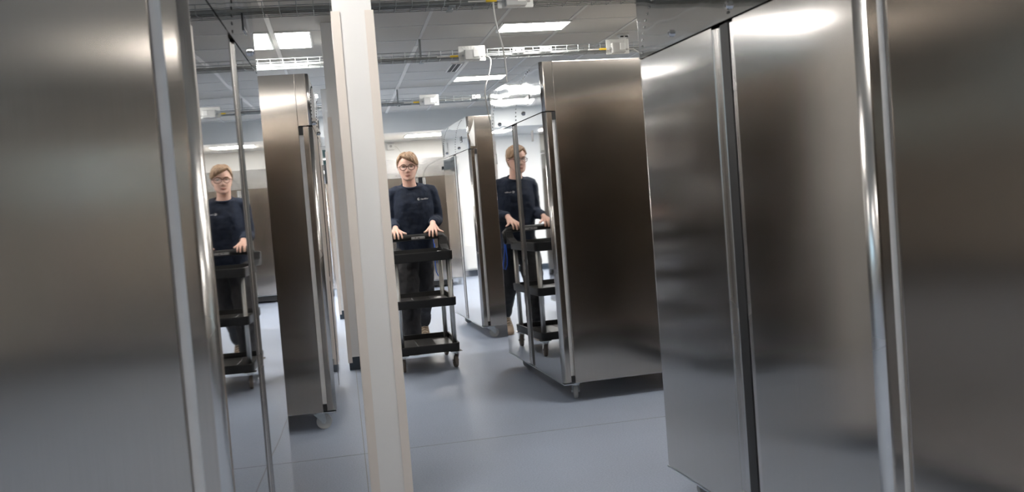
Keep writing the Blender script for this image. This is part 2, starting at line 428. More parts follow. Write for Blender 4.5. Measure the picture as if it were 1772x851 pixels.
def edge_material(o, mat):
    # the folded sheet edge of a door or header is brushed like the cabinet side
    o.data.materials.append(M[mat]); o.data.materials.append(M['grip'])
    for p in o.data.polygons:
        if abs(p.normal.x) > .98: p.material_index = 1
        elif abs(p.normal.x) > .05 and abs(p.normal.z) < .5: p.material_index = 2; p.use_smooth = True
def make_fridge(label, locks=(.28, .95), door='door_mid', side='side', header='header', casters=(0, 0, 0, 0), single=False):
    r = empty('refrigerator', (0, 0, 0)); tag(r, label, 'refrigerator', 'tall steel refrigerators')
    FW = .72 if single else 1.40
    B = lambda *a, **k: box(NB(), *a, **k)
    obj('body', B(0, FW, .074, FD, ZB, ZT, bevel=.0025, seg=2), side, r)
    # header: face panel with rounded vertical edges
    hd = obj('header_panel', prism(NB(), rounded(.001, FW - .001, 0, .0735, .022, .022, 6), ZS + .002, ZT), header, r); edge_material(hd, side)
    obj('vent_perforation', vents((.05,) if single else (.05, .75)), 'hole', hd)
    for u in locks:
        bm = NB(); disc(bm, (u, -.004, ZS + .040), (0, 1, 0), .0125, .010, 20); disc(bm, (u, -.009, ZS + .040), (0, 1, 0), .008, .006, 16, None)
        lk = obj('lock', bm, 'chrome', hd)
        obj('keyhole', box(NB(), u - .0012, u + .0012, -.0130, -.0118, ZS + .035, ZS + .045), 'black', lk)
    dx_ = FW - 1.4 if single else 0
    bm = NB(); box(bm, dx_ + 1.035, dx_ + 1.125, -.003, .002, ZS + .080, ZS + .135, .003, 2)
    dp = obj('control_display', bm, 'display', hd)
    bm = NB()
    for q in range(3): box(bm, dx_ + 1.045 + q * .026, dx_ + 1.062 + q * .026, -.0036, -.0031, ZS + .087, ZS + .093)
    obj('display_buttons', bm, 'silver', dp)
    # doors
    for sgn in ((0,) if single else (0, 1)):
        mx = (lambda u: u) if sgn == 0 else (lambda u: FW - u)
        e = .628
        poly = rounded(.002, e, 0, .050, .026, 0, 7)
        poly = [(mx(u), y) for u, y in poly]
        bm = prism(NB(), poly, ZB + .006, ZS - .004)
        d = obj('door', bm, door, r); edge_material(d, side)
        gp = [(e + .0005, .050), (e + .0005, .001), (e + .004, .0042), (e + .009, .0058), (e + .016, .0064), (e + .024, .0062), (e + .031, .0066),
              (e + .037, .0085), (e + .042, .013), (e + .044, .020), (e + .044, .050)]
        obj('door_handle', prism(NB(), [(mx(u), y) for u, y in gp], ZB + .006, ZS - .010), 'grip', d)
        x0, x1 = sorted((mx(.011), mx(.671)))
        obj('door_gasket', B(x0, x1, .0505, .0735, ZB + .014, ZS - .014), 'gasket', d)
        x0, x1 = sorted((mx(.002), mx(.040)))
        x0, x1 = sorted((mx(.002), mx(.0065)))
        obj('door_hinge', box(NB(), x0, x1, .0515, .0730, ZS - .048, ZS - .0045), 'black', d)
        obj('door_hinge', box(NB(), x0, x1, .0515, .0730, ZB + .007, ZB + .045), 'black', d)
    if not single: obj('recess_shade_bar', box(NB(), .6732, .7268, .0078, .0735, ZB + .008, ZS - .005), 'black', r)  # black bar stands in for the shade in the gap between doors
    bm = NB(); box(bm, .0, FW, .004, .0735, ZB - .006, ZB); 
    obj('bottom_rail', bm, 'zinc', r)
    for (u, y), a in zip(((.10, .10), (FW - .10, .10), (.10, FD - .10), (FW - .10, FD - .10)), casters):
        caster(r, u, y, a, ZB - .0005 if y > .2 else ZB - .0065)
    return r

def place(r, near, far, row):
    """near/far: floor points of the front line, nearest the camera / furthest"""
    near = Vector(near); far = Vector(far)
    a, b = (far, near) if row == 'R' else (near, far)
    d = b - a
    r.location = (a.x, a.y, 0); r.rotation_euler = (0, 0, math.atan2(d.y, d.x))
    return r

H = PI / 2
R1 = place(make_fridge('large steel refrigerator filling the right edge, nearest of the right row', locks=(.325, .757), door='door_soft', casters=(.3, 2.8, .2, .4)),
           (1.255, 2.032), (1.175, 3.43), 'R')
R2 = place(make_fridge('steel refrigerator right of the woman that mirrors her, control display on its header', door='door_mirror_dim', casters=(.2, H - .20, 1.9, .4)),
           (1.190, 5.19), (1.120, 6.588), 'R')
R3 = place(make_fridge('smaller-looking refrigerator directly behind the woman-mirroring one, loose film on its corner', door='door_mid', casters=(.2, .15, 1.9, .4)),
           (1.160, 8.08), (1.086, 9.478), 'R')
L1 = place(make_fridge('large steel refrigerator filling the left edge, its doors mirroring woman and cart', door='door_mirror', casters=(.3, .8, .2, .4), locks=(.34, 1.19)),
           (-.259, 1.912), (-.235, 3.312), 'L')
L2 = place(make_fridge('steel refrigerator on the left seen side-on, grey caster under its front corner', door='door_mid', casters=(PI - .1, .8, .2, .4)),
           (-.106, 5.19), (-.080, 6.59), 'L')
L3 = place(make_fridge('refrigerator in the left row, farther down behind the side-on one', door='door_mid'),
           (-.26, 8.25), (-.24, 9.65), 'L')
B1 = make_fridge('refrigerator against the back wall, header arcs showing beside the woman\'s head', door='side', header='header_soft', locks=(.34, 1.05)); B1.location = (.544, 14.02, 0)
B2 = make_fridge('refrigerator against the back wall, right neighbour of the one behind the woman', door='side', locks=(.34, 1.05)); B2.location = (1.955, 14.02, 0)
B0 = make_fridge('narrow far refrigerator glimpsed in the gap between side-on refrigerator and columns', door='side', single=True, locks=(.3,)); B0.location = (-.19, 14.08, 0)
for i, y in enumerate((-.83, .60, 2.03, 3.46, 4.89, 6.32, 7.75)):  # unseen row added to darken what the right-hand steel sides reflect
    place(make_fridge('unseen refrigerator added behind the right row for darker reflections, %s' % ('first from the near end', 'second from the near end', 'third from the near end', 'fourth from the near end', 'fifth from the near end', 'sixth from the near end', 'last from the near end')[i], door='side', header='side'), (2.99, y), (2.99, y + 1.4), 'L')
for i, y in enumerate((1.90, 3.33, 4.76, 6.19, 7.62)):  # hidden row, added as something dark for the right doors to mirror
    place(make_fridge('unseen refrigerator added behind the left row as a dark reflection, %s' % ('first from the near end', 'second from the near end', 'third from the near end', 'fourth from the near end', 'last from the near end')[i], door='side', header='side'), (-2.02, y), (-2.02, y + 1.4), 'R')
for o in (B1, B2):
    # black toe panel below the doors
    obj('toe_panel', box(NB(), .02, FW - .02, .02, .06, .03, ZB - .010), 'black', o)
# unseen cabinets added behind the camera for the steel to reflect
for i, (x, lab) in enumerate(((3.1, 'unseen rear refrigerator added for reflections, right corner'), (1.6, 'unseen rear refrigerator added for reflections, right of centre'),
                              (.1, 'unseen rear refrigerator added for reflections, centre'), (-1.4, 'unseen rear refrigerator added for reflections, left of centre'))):
    o = make_fridge(lab, door='side', header='side'); o.location = (x, YR + .9, 0); o.rotation_euler = (0, 0, PI)
R0 = place(make_fridge('unseen refrigerator added behind the viewpoint for the steel to reflect', door='door_soft'), (1.34, -2.2), (1.30, -.8), 'R')  # added out of view to keep the nearest right cabinet's side dark

# stickers and film
st = obj('sticker', box(NB(), 1.10, 1.155, -.0006, .0004, 1.545, 1.61), 'white_plastic', [c for c in R2.children if c.name.startswith('door')][1])
st['label'] = 'small white sticker'
st = obj('sticker', box(NB(), .07, .125, -.0006, .0004, 1.47, 1.54), 'white_plastic', [c for c in R2.children if c.name.startswith('door')][0])
st['label'] = 'small pale sticker'
# loose protective film hanging from the side of R3's header
bm = NB()
pts = [(.066, 1.955), (.050, 1.90), (.030, 1.855), (.008, 1.815), (.020, 1.76), (.022, 1.715), (.060, 1.712), (.064, 1.80)]
front = [bm.verts.new((FW + .0015 + (.012 if 1 < i < 5 else .002), y, z)) for i, (y, z) in enumerate(pts)]
back = [bm.verts.new((v.co.x + .0012, v.co.y, v.co.z)) for v in front]
bm.faces.new(front); bm.faces.new(back[::-1])
for i in range(len(pts)): bm.faces.new((front[i], front[(i + 1) % len(pts)], back[(i + 1) % len(pts)], back[i]))
f = obj('protective_film', bm, 'white_plastic', R3); f['label'] = 'loose torn white protective film'

# ------------------------------------------------------------ ceiling lights
def light_panel(x0, x1, y0, y1, z, label, mat='light', name='ceiling_light'):
    r = empty(name, ((x0 + x1) / 2, (y0 + y1) / 2, z)); tag(r, label, 'ceiling light', 'flat light panels in the ceiling')
    w, d = (x1 - x0) / 2, (y1 - y0) / 2; t = .014
    bm = NB()
    box(bm, -w - t, w + t, -d - t, -d, -.014, -.001); box(bm, -w - t, w + t, d, d + t, -.014, -.001)
    box(bm, -w - t, -w, -d, d, -.014, -.001); box(bm, w, w + t, -d, d, -.014, -.001)
    obj('frame', bm, 'white_plastic', r)
    obj('diffuser', box(NB(), -w, w, -d, d, -.011, -.004), mat, r)
    return r
light_panel(1.45, 2.01, 7.50, 7.83, ZC, 'wide white ceiling panel nearest the camera, above the mirroring refrigerator')
light_panel(1.43, 1.99, 10.41, 10.72, ZC, 'second white ceiling panel, above the cable hanging to the refrigerator')
light_panel(1.10, 1.68, 14.13, 14.66, ZL, 'white panel in the lowered ceiling above the woman')
light_panel(-.375, -.115, 7.47, 8.14, ZC, 'bright square-looking ceiling panel left of the columns, right one of the pair')
light_panel(-.70, -.435, 7.47, 8.14, ZC, 'bright ceiling panel cut off by the left refrigerator, left one of the pair')
k = 0  # unseen panels: some continue the grid, others added for glow in steel
for (x0, x1, y0, y1) in ((1.45, 2.01, 4.55, 4.88), (1.45, 2.01, 1.6, 1.93), (1.45, 2.01, -1.35, -1.02), (-.70, -.14, 2.6, 2.93), (-1.3, -.74, -1.3, -.97), (-1.3, -.74, -4.2, -3.87), (1.45, 2.01, -4.2, -3.87),
                         (-2.8, -2.24, 10.4, 10.73), (-2.8, -2.24, 7.5, 7.83), (-2.8, -2.24, 4.55, 4.88), (-2.8, -2.24, 1.6, 1.93), (-.70, -.14, 11.2, 11.53), (-1.3, -.7, 11.5, 12.1), (-1.3, -.7, 12.7, 13.3), (-.68, -.36, 12.1, 12.7), (-2.5, -1.9, 12.1, 12.7), (3.2, 3.76, 7.5, 7.83), (3.2, 3.76, 4.55, 4.88), (3.2, 3.76, 1.6, 1.93)):
    light_panel(x0, x1, y0, y1, ZC, 'unseen ceiling light panel added for room light and glow in the steel')
light_panel(-1.3, -.7, 14.13, 14.66, ZL, 'unseen light panel added to the lowered ceiling left of the columns')  # this and the next two: unseen, added to brighten the far wall
light_panel(-2.8, -2.2, 14.13, 14.66, ZL, 'unseen light panel added to the lowered ceiling in the far left corner')
light_panel(2.6, 3.2, 14.13, 14.66, ZL, 'unseen light panel added to the lowered ceiling in the far right corner')

# ------------------------------------------------------------ cable trays
def cable_tray(y, z, label, x0=-3.9, x1=4.1):
    r = empty('cable_tray', (0, y, z)); tag(r, label, 'cable tray', 'wire cable trays under the ceiling')
    w, hh, wr = .09, .055, .0026
    bm = NB()
    for yy, zz in ((-w, hh), (-w, hh * .5), (-w, 0), (-w / 2, 0), (0, 0), (w / 2, 0), (w, 0), (w, hh * .5), (w, hh)):
        tube(bm, [(x0, yy, zz), (x1, yy, zz)], wr, 5)
    x = x0 + .05
    while x < x1:
        tube(bm, [(x, -w - .004, hh), (x, -w - .004, -.004), (x, w + .004, -.004), (x, w + .004, hh)], wr, 5); x += .1
    obj('wire_basket', bm, 'wire', r)
    x = -1.6
    while x < x1:
        bm = NB()
        box(bm, x - .009, x + .009, w + .006, w + .010, -.010, ZC - z - .001)
        box(bm, x - .020, x + .020, -w - .010, w + .010, -.014, -.009)
        disc(bm, (x, -.03, -.02), (0, 0, 1), .011, .012, 8)
        obj('hanger', bm, 'wire', r); x += 2.4
    return r
T1, T2, T3 = (5.86, 2.45), (7.92, 2.455), (11.1, 2.46)
cable_tray(*T1, 'wire cable tray nearest the camera, cut by the top edge of the view')
cable_tray(*T2, 'middle wire cable tray, running to the corner of the mirroring refrigerator')
cable_tray(*T3, 'farthest wire cable tray, just in front of the lowered ceiling')

def bundle(y, z, label, x0, x1, segs=3, r=.010):
    bm = NB()
    for q in range(segs):
        pts = []; n = 40
        for i in range(n + 1):
            x = x0 + (x1 - x0) * i / n
            pts.append((x, -.05 + q * .038 + .006 * math.sin(x * 3 + q), r + .004 + .002 * (1 + math.sin(x * 5 + q * 2))))
        tube(bm, pts, r, 8)
    o = obj('cable_bundle', bm, 'conduit'); o.location = (0, y, z); tag(o, label, 'cable', 'grey cables lying in the trays'); return o
bundle(*T1, 'grey conduits lying in the nearest cable tray', -3.8, 4.0, 3, .012)
bundle(*T2, 'grey conduits lying in the middle cable tray', -3.8, 4.0, 3, .008)
bundle(*T3, 'grey conduits lying in the farthest cable tray', -3.8, 4.0, 2, .009)

def junction(x, y, z, label, s=1.):
    r = empty('junction_box', (x, y, z)); tag(r, label, 'junction box', 'junction boxes on the cable trays')
    bm = NB()
    box(bm, -.115 * s, .115 * s, -.112, -.104, -.045, .085, .006, 2)
    for k in range(7):
        a = -.075 + k * .025
        tube(bm, [(a * s * .8, -.113, .05), (a * s * 1.15, -.113, .08)], .0022, 5)
    obj('mounting_plate', bm, 'white_plastic', r)
    bm = NB(); box(bm, -.070 * s, .062 * s, -.170, -.1125, -.040, .048, .006, 2)
    b = obj('box', bm, 'grey_plastic', r)
    obj('lid', box(NB(), .004 * s, .056 * s, -.1745, -.1705, -.018, .042, .002, 1), 'white_plastic', b)
    bm = NB(); disc(bm, (-.082 * s, -.14, .0), (1, 0, 0), .009, .022, 12); disc(bm, (.075 * s, -.14, -.01), (1, 0, 0), .009, .024, 12)
    obj('cable_gland', bm, 'grey_plastic', r)
    bm = NB(); tube(bm, [(-.092 * s, -.14, 0), (-.12 * s, -.135, .0), (-.19 * s, -.12, .002), (-.30 * s, -.1165, .003)], .005, 8)
    obj('cable', bm, 'cable', r)
    bm = NB(); tube(bm, [(-.122 * s, -.1345, 0), (-.188 * s, -.1205, .002)], .0085, 10)
    obj('cable_tag', bm, 'yellow', r)['label'] = 'yellow cable tag'
    return r
junction(1.195, T1[0], T1[1], 'pale junction box on the nearest tray at the top edge, yellow cable tag')
junction(1.215, T2[0], T2[1], 'white junction box on the middle tray, left of the hanging white cable')
jb = junction(2.50, T2[0], T2[1], 'grey junction box just above the top of the mirroring refrigerator', .9)
obj('cable', tube(NB(), [(.07, -.14, -.010), (.13, -.15, -.014), (.20, -.17, -.07), (.25, -.18, -.15), (.27, -.18, -.26)], .005, 8), 'cable', jb, True)
junction(1.155, T3[0], T3[1], 'small junction box on the farthest tray above the woman')

def sockets(x, y, z, label):
    r = empty('power_socket', (x, y, z)); tag(r, label, 'socket', 'white sockets on the trays')
    bm = NB()
    box(bm, -.05, -.004, -.112, -.094, -.012, .034, .003, 1); box(bm, .004, .05, -.112, -.094, -.012, .034, .003, 1)
    obj('housing', bm, 'white_plastic', r)
    bm = NB()
    for s in (-.027, .027): disc(bm, (s, -.1125, .011), (0, 1, 0), .008, .003, 12)
    obj('socket_hole', bm, 'black', r)
    return r
sockets(1.62, T2[0], T2[1] + .02, 'white twin sockets on the middle tray, left of the hanging cable')
sockets(1.86, T2[0], T2[1] + .02, 'white twin sockets on the middle tray, right of the hanging cable')
sockets(1.72, T3[0], T3[1] + .02, 'white twin sockets on the farthest tray')

# hanging supply cables
def hang(pts, label, r=.0055):
    # smooth the polyline with Catmull-Rom
    P = [Vector(p) for p in pts]; out = []
    for i in range(len(P) - 1):
        p0, p1, p2, p3 = P[max(i - 1, 0)], P[i], P[i + 1], P[min(i + 2, len(P) - 1)]
        for t in [k / 6 for k in range(6)]:
            out.append(.5 * ((2 * p1) + (p2 - p0) * t + (2 * p0 - 5 * p1 + 4 * p2 - p3) * t * t + (3 * p1 - p0 - 3 * p2 + p3) * t ** 3))
    out.append(P[-1])
    base = P[0]
    o = obj('power_cable', tube(NB(), [p - base for p in out], r, 8), 'cable', smooth=True); o.location = base
    tag(o, label, 'cable', 'white supply cables hanging from the trays'); return o
hang([(1.055, 5.735, 2.462), (1.052, 5.74, 2.40), (1.075, 5.80, 2.30), (1.125, 5.92, 2.19), (1.16, 6.05, 2.06), (1.165, 6.08, 2.00), (1.19, 6.12, 1.983), (1.30, 6.14, 1.984)],
     'long white cable hanging from the nearest tray to the mirroring refrigerator')
hang([(1.315, 7.775, 2.445), (1.34, 7.72, 2.425), (1.335, 7.60, 2.37), (1.22, 7.05, 2.20), (1.115, 6.66, 2.04), (1.104, 6.62, 1.96), (1.112, 6.612, 1.85), (1.135, 6.612, 1.70)],
     'white cable hanging from the middle tray down to the refrigerator corner')

# slot diffuser
r = empty('air_vent', (1.31, 9.74, ZC)); tag(r, 'narrow black slot air vent in the ceiling beside the middle tray box', 'air vent')
bm = NB()
for a in (-.052, -.004, .044): box(bm, a, a + .008, -.27, .27, -.010, -.007)
box(bm, -.052, .052, -.278, -.27, -.010, -.001); box(bm, -.052, .052, .27, .278, -.010, -.001)
box(bm, -.060, -.052, -.278, .278, -.010, -.001); box(bm, .052, .060, -.278, .278, -.010, -.001)
obj('frame', bm, 'tbar_light', r)
bm = NB(); box(bm, -.044, -.004, -.27, .27, -.005, -.0095 + .002); box(bm, .004, .044, -.27, .27, -.0095 + .002, -.005)
obj('slot', bm, 'black', r)
# detector
r = empty('smoke_detector', (2.70, 8.26, ZC)); tag(r, 'small round white detector on the ceiling near the right refrigerator', 'detector')
bm = NB(); disc(bm, (0, 0, -.010), (0, 0, 1), .055, .018, 28); disc(bm, (0, 0, -.030), (0, 0, -1), .045, .022, 28, .030)
obj('housing', bm, 'white_plastic', r, True)
bm = NB(); box(bm, -.034, -.006, -.046, -.036, -.033, -.022); box(bm, .010, .038, -.044, -.034, -.033, -.022)
obj('sensor_slot', bm, 'black', r)
# wall box and radiator on the back wall
r = empty('wall_box', (.93, YB, 2.30)); tag(r, 'small white box high on the back wall above the woman\'s head', 'wall box')
obj('housing', box(NB(), -.06, .06, -.05, -.001, -.07, .04, .006, 2), 'white_plastic', r)
obj('lens', disc(NB(), (.0, -.052, -.01), (0, 1, 0), .022, .006, 18), 'grey_plastic', r)
obj('cable', tube(NB(), [(.06, -.02, -.01), (.10, -.02, -.03), (.16, -.02, -.12), (.20, -.02, -.28)], .004, 6), 'cable', r)
r = empty('radiator', (-.80, YB, .1)); tag(r, 'white panel radiator low on the back wall, left of the small refrigerator, mirrored in steel', 'radiator')
obj('panel', box(NB(), -.42, .42, -.10, -.03, .03, .43, .006, 2), 'white_plastic', r)
bm = NB()
for k in range(26): box(bm, -.40 + k * .031, -.40 + k * .031 + .010, -.108, -.099, .05, .41)
obj('fins', bm, 'white_plastic', r)
bm = NB(); box(bm, -.3, -.27, -.03, 0, .1, .35); box(bm, .27, .3, -.03, 0, .1, .35)
obj('wall_bracket', bm, 'grey_plastic', r)

# ------------------------------------------------------------ service cart
cx, cy = .5665, 7.135
cart = empty('service_cart', (cx, cy, 0)); tag(cart, 'black three-shelf service cart with metal posts pushed by the woman', 'cart')
hx, hy = .2265, .345     # half sizes
def tray(z0, z1, deckz, name='shelf'):
    bm = NB(); t = .012
    def ring(h_x, h_y, z, rr=.03, n=5):
        out = []
        for (sx, sy, a0) in ((1, 1, 0), (-1, 1, 90), (-1, -1, 180), (1, -1, 270)):
            for k in range(n):
                a = math.radians(a0 + 90 * k / (n - 1))
                out.append(bm.verts.new((sx * (h_x - rr) + rr * math.cos(a), sy * (h_y - rr) + rr * math.sin(a), z)))
        return out
    rs = [ring(hx - .004, hy - .004, z0), ring(hx, hy, z0 + .006), ring(hx + .002, hy + .002, z1 - .006), ring(hx, hy, z1), ring(hx - t, hy - t, z1), ring(hx - t - .003, hy - t - .003, deckz)]
    for a, b in zip(rs, rs[1:]):
        n = len(a)
        for i in range(n): bm.faces.new((a[i], a[(i + 1) % n], b[(i + 1) % n], b[i]))
    bm.faces.new(rs[0][::-1]); bm.faces.new(rs[-1])
    s = obj(name, bm, 'cart', cart)
    bm = NB()
    for i in range(3):
        x0 = -hx + .030 + i * .135
        box(bm, x0, x0 + .129, -hy + .045, hy - .045, deckz - .002, deckz + .003, .002, 1)
    obj('deck_panel', bm, 'deck', s)
    return s
top = tray(.808, .876, .832); mid = tray(.467, .529, .492); low = tray(.127, .188, .150)
for sx in (-1, 1):
    for sy in (-1, 1):
        bm = NB()
        X0, Y0 = sx * (hx - .031), sy * (hy - .045)
        poly = []
        for k in range(24):
            a = 2 * PI * k / 24
            f = 1 - .13 * math.exp(-((math.sin(a) * math.sin(a) - 1) / .12) ** 2) * 1
            poly.append((X0 + .016 * math.cos(a) * 1.15, Y0 + .016 * f * math.sin(a)))
        prism(bm, poly, .13, .85)
        for dx in (-.0085, .0085): tube(bm, [(X0 + dx, Y0 - .0115, .13), (X0 + dx, Y0 - .0115, .85)], .0055, 8)
        obj('post', bm, 'alu', cart, True)
        caster(cart, sx * (hx - .032), sy * (hy - .03) , .12 if sx > 0 else -.1, .127, wr=.05, ww=.026, brm='chrome', whm='wheel_brown')
# push handle at the far end
bm = NB()
barY = 7.495 - cy; bl, br_ = .352 - cx, .822 - cx
def sq(pts, wx, wz):
    return pts
hp = [(bl, hy - .02, .86), (bl - .006, hy - .005, .91), (bl - .004, barY, .945), (bl + .02, barY, .966), (bl + .06, barY, .971), ((bl + br_) / 2, barY, .972), (br_ - .06, barY, .971), (br_ - .02, barY, .966), (br_ + .004, barY, .945), (br_ + .006, hy - .005, .91), (br_, hy - .02, .86)]
tube(bm, hp, [.022, .022, .023, .024, .025, .025, .025, .024, .023, .022, .022], 14, 1.0)
h_ = obj('push_handle', bm, 'cart', cart, True)
for s, X0 in ((-1, -hx), (1, hx)):
    bm = NB()
    x0, x1 = sorted((X0 - s * .026, X0 + s * .036))
    a = [(hy - .22, .868), (hy - .02, .855), (hy + .020, .88), (hy + .030, .95), (hy + .012, .968), (hy - .022, .962), (hy - .05, .905), (hy - .14, .882)]
    prism_x(bm, a, x0, x1); bmesh.ops.bevel(bm, geom=bm.edges[:], offset=.005, segments=2, affect='EDGES'); obj('handle_support', bm, 'cart', cart)
bm = NB(); box(bm, .605 - cx - .055, .605 - cx + .055, barY - .0265, barY - .0225, .957, .977, .004, 2)
bd = obj('badge', bm, 'silver', h_); bd['label'] = 'silver name badge'
def text(name, s, size, mat, parent, loc, rot, extr=.0004):
    cu = bpy.data.curves.new(name, 'FONT'); cu.body = s; cu.size = size; cu.extrude = extr; cu.offset = size * .025; cu.align_x = 'LEFT'
    cu.materials.append(M[mat])
    tmp = bpy.data.objects.new(name, cu); C.objects.link(tmp)
    dg = bpy.context.evaluated_depsgraph_get(); me = bpy.data.meshes.new_from_object(tmp.evaluated_get(dg)); me.materials.clear(); me.materials.append(M[mat])
    C.objects.unlink(tmp); bpy.data.objects.remove(tmp)
    o = bpy.data.objects.new(name, me); C.objects.link(o); o.parent = parent; o.location = loc; o.rotation_euler = rot
    return o
text('badge_lettering', 'P \u00b7 oa', .017, 'black', bd, (.605 - cx - .026, barY - .0268, .961), (H, 0, 0))

# ------------------------------------------------------------ the woman
RX, RY = .60, 7.80
person = empty('person', (RX, RY, 0))
tag(person, 'woman with short dark-blond hair and glasses, navy long-sleeved shirt, pushing the black cart', 'person')
def rel(p): return (p[0] - RX, p[1] - RY, p[2])
HC = Vector((.590, 7.765, 1.436))      # chin level point under head centre
HH = .226
ROWS = [(0.0, .016, -.082, -.050), (.03, .030, -.090, -.035), (.09, .047, -.092, -.012), (.18, .059, -.090, .015), (.28, .067, -.088, .045), (.40, .0715, -.088, .072), (.50, .074, -.087, .086),
        (.60, .0755, -.089, .094), (.70, .0755, -.088, .096), (.80, .070, -.080, .092), (.88, .060, -.067, .080), (.95, .042, -.045, .058), (1.0, .010, -.005, .018)]
def row(t):
    for a, b in zip(ROWS, ROWS[1:]):
        if a[0] <= t <= b[0]:
            f = (t - a[0]) / (b[0] - a[0]); return [a[i] + (b[i] - a[i]) * f for i in range(4)]
    return ROWS[-1]
def G(d, s): return math.exp(-(d / s) ** 2)
def headpt(t, ph, off=0., face=True):
    """ph = 0 faces -Y, positive towards +X"""
    _, w, f, b = row(t)
    cyy = (f + b) / 2; d = (b - f) / 2
    c, s = math.cos(ph), math.sin(ph)
    e = .92
    x = (w + off) * math.copysign(abs(s) ** e, s); y = cyy - (d + off) * math.copysign(abs(c) ** e, c)
    z = t * HH + off * (1.2 if t > .5 else -.2) * max(0, (t - .55) * 2)
    if face and c > 0:
        dx = x
        y -= .020 * G(dx, .0115) * G(t - .350, .045) + .005 * G(abs(dx) - .011, .007) * G(t - .325, .025) + .012 * G(dx, .007) * G(t - .44, .06)      # nose
        y += .009 * (G(dx - .031, .016) + G(dx + .031, .016)) * G(t - .51, .055)                 # eye sockets
        y -= .005 * G(abs(dx) - .03, .022) * G(t - .60, .03)                                     # brow
        y -= .006 * G(dx, .02) * G(t - .215, .022) + .004 * G(dx, .018) * G(t - .17, .018)       # lips
        y += .003 * G(dx, .02) * G(t - .192, .009)
        y -= .006 * G(dx, .018) * G(t - .06, .05)                                                # chin
        y -= .003 * (G(dx - .042, .018) + G(dx + .042, .018)) * G(t - .36, .07)                  # cheeks
    return Vector((x, y, z))
YAW, TILT = -.10, .0
def headw(v):
    c, s = math.cos(YAW), math.sin(YAW)
    x, y = v.x * c - v.y * s, v.x * s + v.y * c
    return Vector((HC.x + x + TILT * v.z - RX, HC.y + y - RY, HC.z + v.z))
def headgrid(bm, nt, nph, fn):
    rings = []
    for i in range(nt + 1):
        t = .5 - .5 * math.cos(PI * (i + .5) / (nt + 1))
        rings.append([bm.verts.new(headw(fn(t, -PI + 2 * PI * k / nph))) for k in range(nph)])
    for a, b in zip(rings, rings[1:]):
        for k in range(nph): bm.faces.new((a[k], a[(k + 1) % nph], b[(k + 1) % nph], b[k]))
    bm.faces.new(rings[0][::-1]); bm.faces.new(rings[-1])
def limb(bm, pts, rs, sides=18, flat=1.):
    # resample for smoothness
    P = [Vector(rel(p)) for p in pts]; out = []; ro = []
    for i in range(len(P) - 1):
        p0, p1, p2, p3 = P[max(i - 1, 0)], P[i], P[i + 1], P[min(i + 2, len(P) - 1)]
        for k in range(4):
            t = k / 4
            out.append(.5 * ((2 * p1) + (p2 - p0) * t + (2 * p0 - 5 * p1 + 4 * p2 - p3) * t * t + (3 * p1 - p0 - 3 * p2 + p3) * t ** 3))
            ro.append(rs[i] + (rs[i + 1] - rs[i]) * t)
    out.append(P[-1]); ro.append(rs[-1])
    tube(bm, out, ro, sides, flat)
    for p, r_ in ((out[0], ro[0]), (out[-1], ro[-1])): ball(bm, p, r_ * .98, u=14, v=10)
def remesh(o, vs, sm=4, f=.6):
    m = o.modifiers.new('remesh', 'REMESH'); m.mode = 'VOXEL'; m.voxel_size = vs; m.use_smooth_shade = True
    s = o.modifiers.new('smooth', 'SMOOTH'); s.factor = f; s.iterations = sm
def ellring(bm, rows, sides=40):
    """stack of (cx, cy, z, rx, ry, power)"""
    rings = []
    for (x, y, z, rx, ry, pw, *tl) in rows:
        rr = []; tl = tl[0] if tl else 0
        for k in range(sides):
            a = 2 * PI * k / sides; c, s = math.cos(a), math.sin(a)
            rr.append(bm.verts.new((x - RX + rx * math.copysign(abs(c) ** pw, c), y - RY + ry * math.copysign(abs(s) ** pw, s), z + tl * s)))
        rings.append(rr)
    for a, b in zip(rings, rings[1:]):
        for k in range(sides): bm.faces.new((a[k], a[(k + 1) % sides], b[(k + 1) % sides], b[k]))
    bm.faces.new(rings[0][::-1]); bm.faces.new(rings[-1])

# joints (absolute)
shR, elR, wrR = (.460, 7.84, 1.345), (.430, 7.86, 1.10), (.438, 7.615, 1.055)      # her right arm, left in the picture
shL, elL, wrL = (.768, 7.84, 1.345), (.810, 7.87, 1.10), (.748, 7.63, 1.075)
hipR, knR, anR = (.53, 7.86, .86), (.518, 7.79, .47), (.515, 7.80, .09)
hipL, knL, anL = (.665, 7.88, .86), (.675, 8.02, .47), (.660, 8.29, .20)

bm = NB()
headgrid(bm, 56, 96, lambda t, p: headpt(t, p))
for s in (-1, 1):                                                 # ears
    b0 = headw(Vector((s * .074, .008, .515 * HH)))
    ball(bm, b0, .03, (.30, .55, 1.0), 16, 12)
limb(bm, [(.590, 7.80, 1.50), (.595, 7.808, 1.42), (.602, 7.82, 1.36), (.61, 7.84, 1.28)], [.056, .055, .062, .085], 24)
ellring(bm, [(.61, 7.86, .86, .125, .09, 1), (.612, 7.85, 1.05, .11, .08, 1), (.615, 7.845, 1.2, .13, .09, 1), (.615, 7.84, 1.31, .13, .075, 1), (.61, 7.835, 1.36, .06, .05, 1)])
for a, b, c in ((shR, elR, wrR), (shL, elL, wrL)):
    limb(bm, [(.61, 7.84, 1.31), a, b, c], [.05, .042, .034, .025], 16)
for a, b, c in ((hipR, knR, anR), (hipL, knL, anL)):
    limb(bm, [a, b, c], [.065, .045, .032], 16)
def hand(bm, wrist, knuck, fingers, thumb):
    """palm between wrist and knuckle line, then five fingers"""
    w = Vector(wrist)
    for kx in knuck:
        limb(bm, [tuple(w + (Vector(kx) - w) * .15), tuple(w + (Vector(kx) - w) * .6), kx], [.019, .0145, .0115], 12)
    for f, r_ in fingers: limb(bm, f, [r_ * 1.12, r_ * 1.05, r_, r_ * .85], 12)
    limb(bm, thumb, [.015, .0125, .0108, .009], 12)
zt = .9975
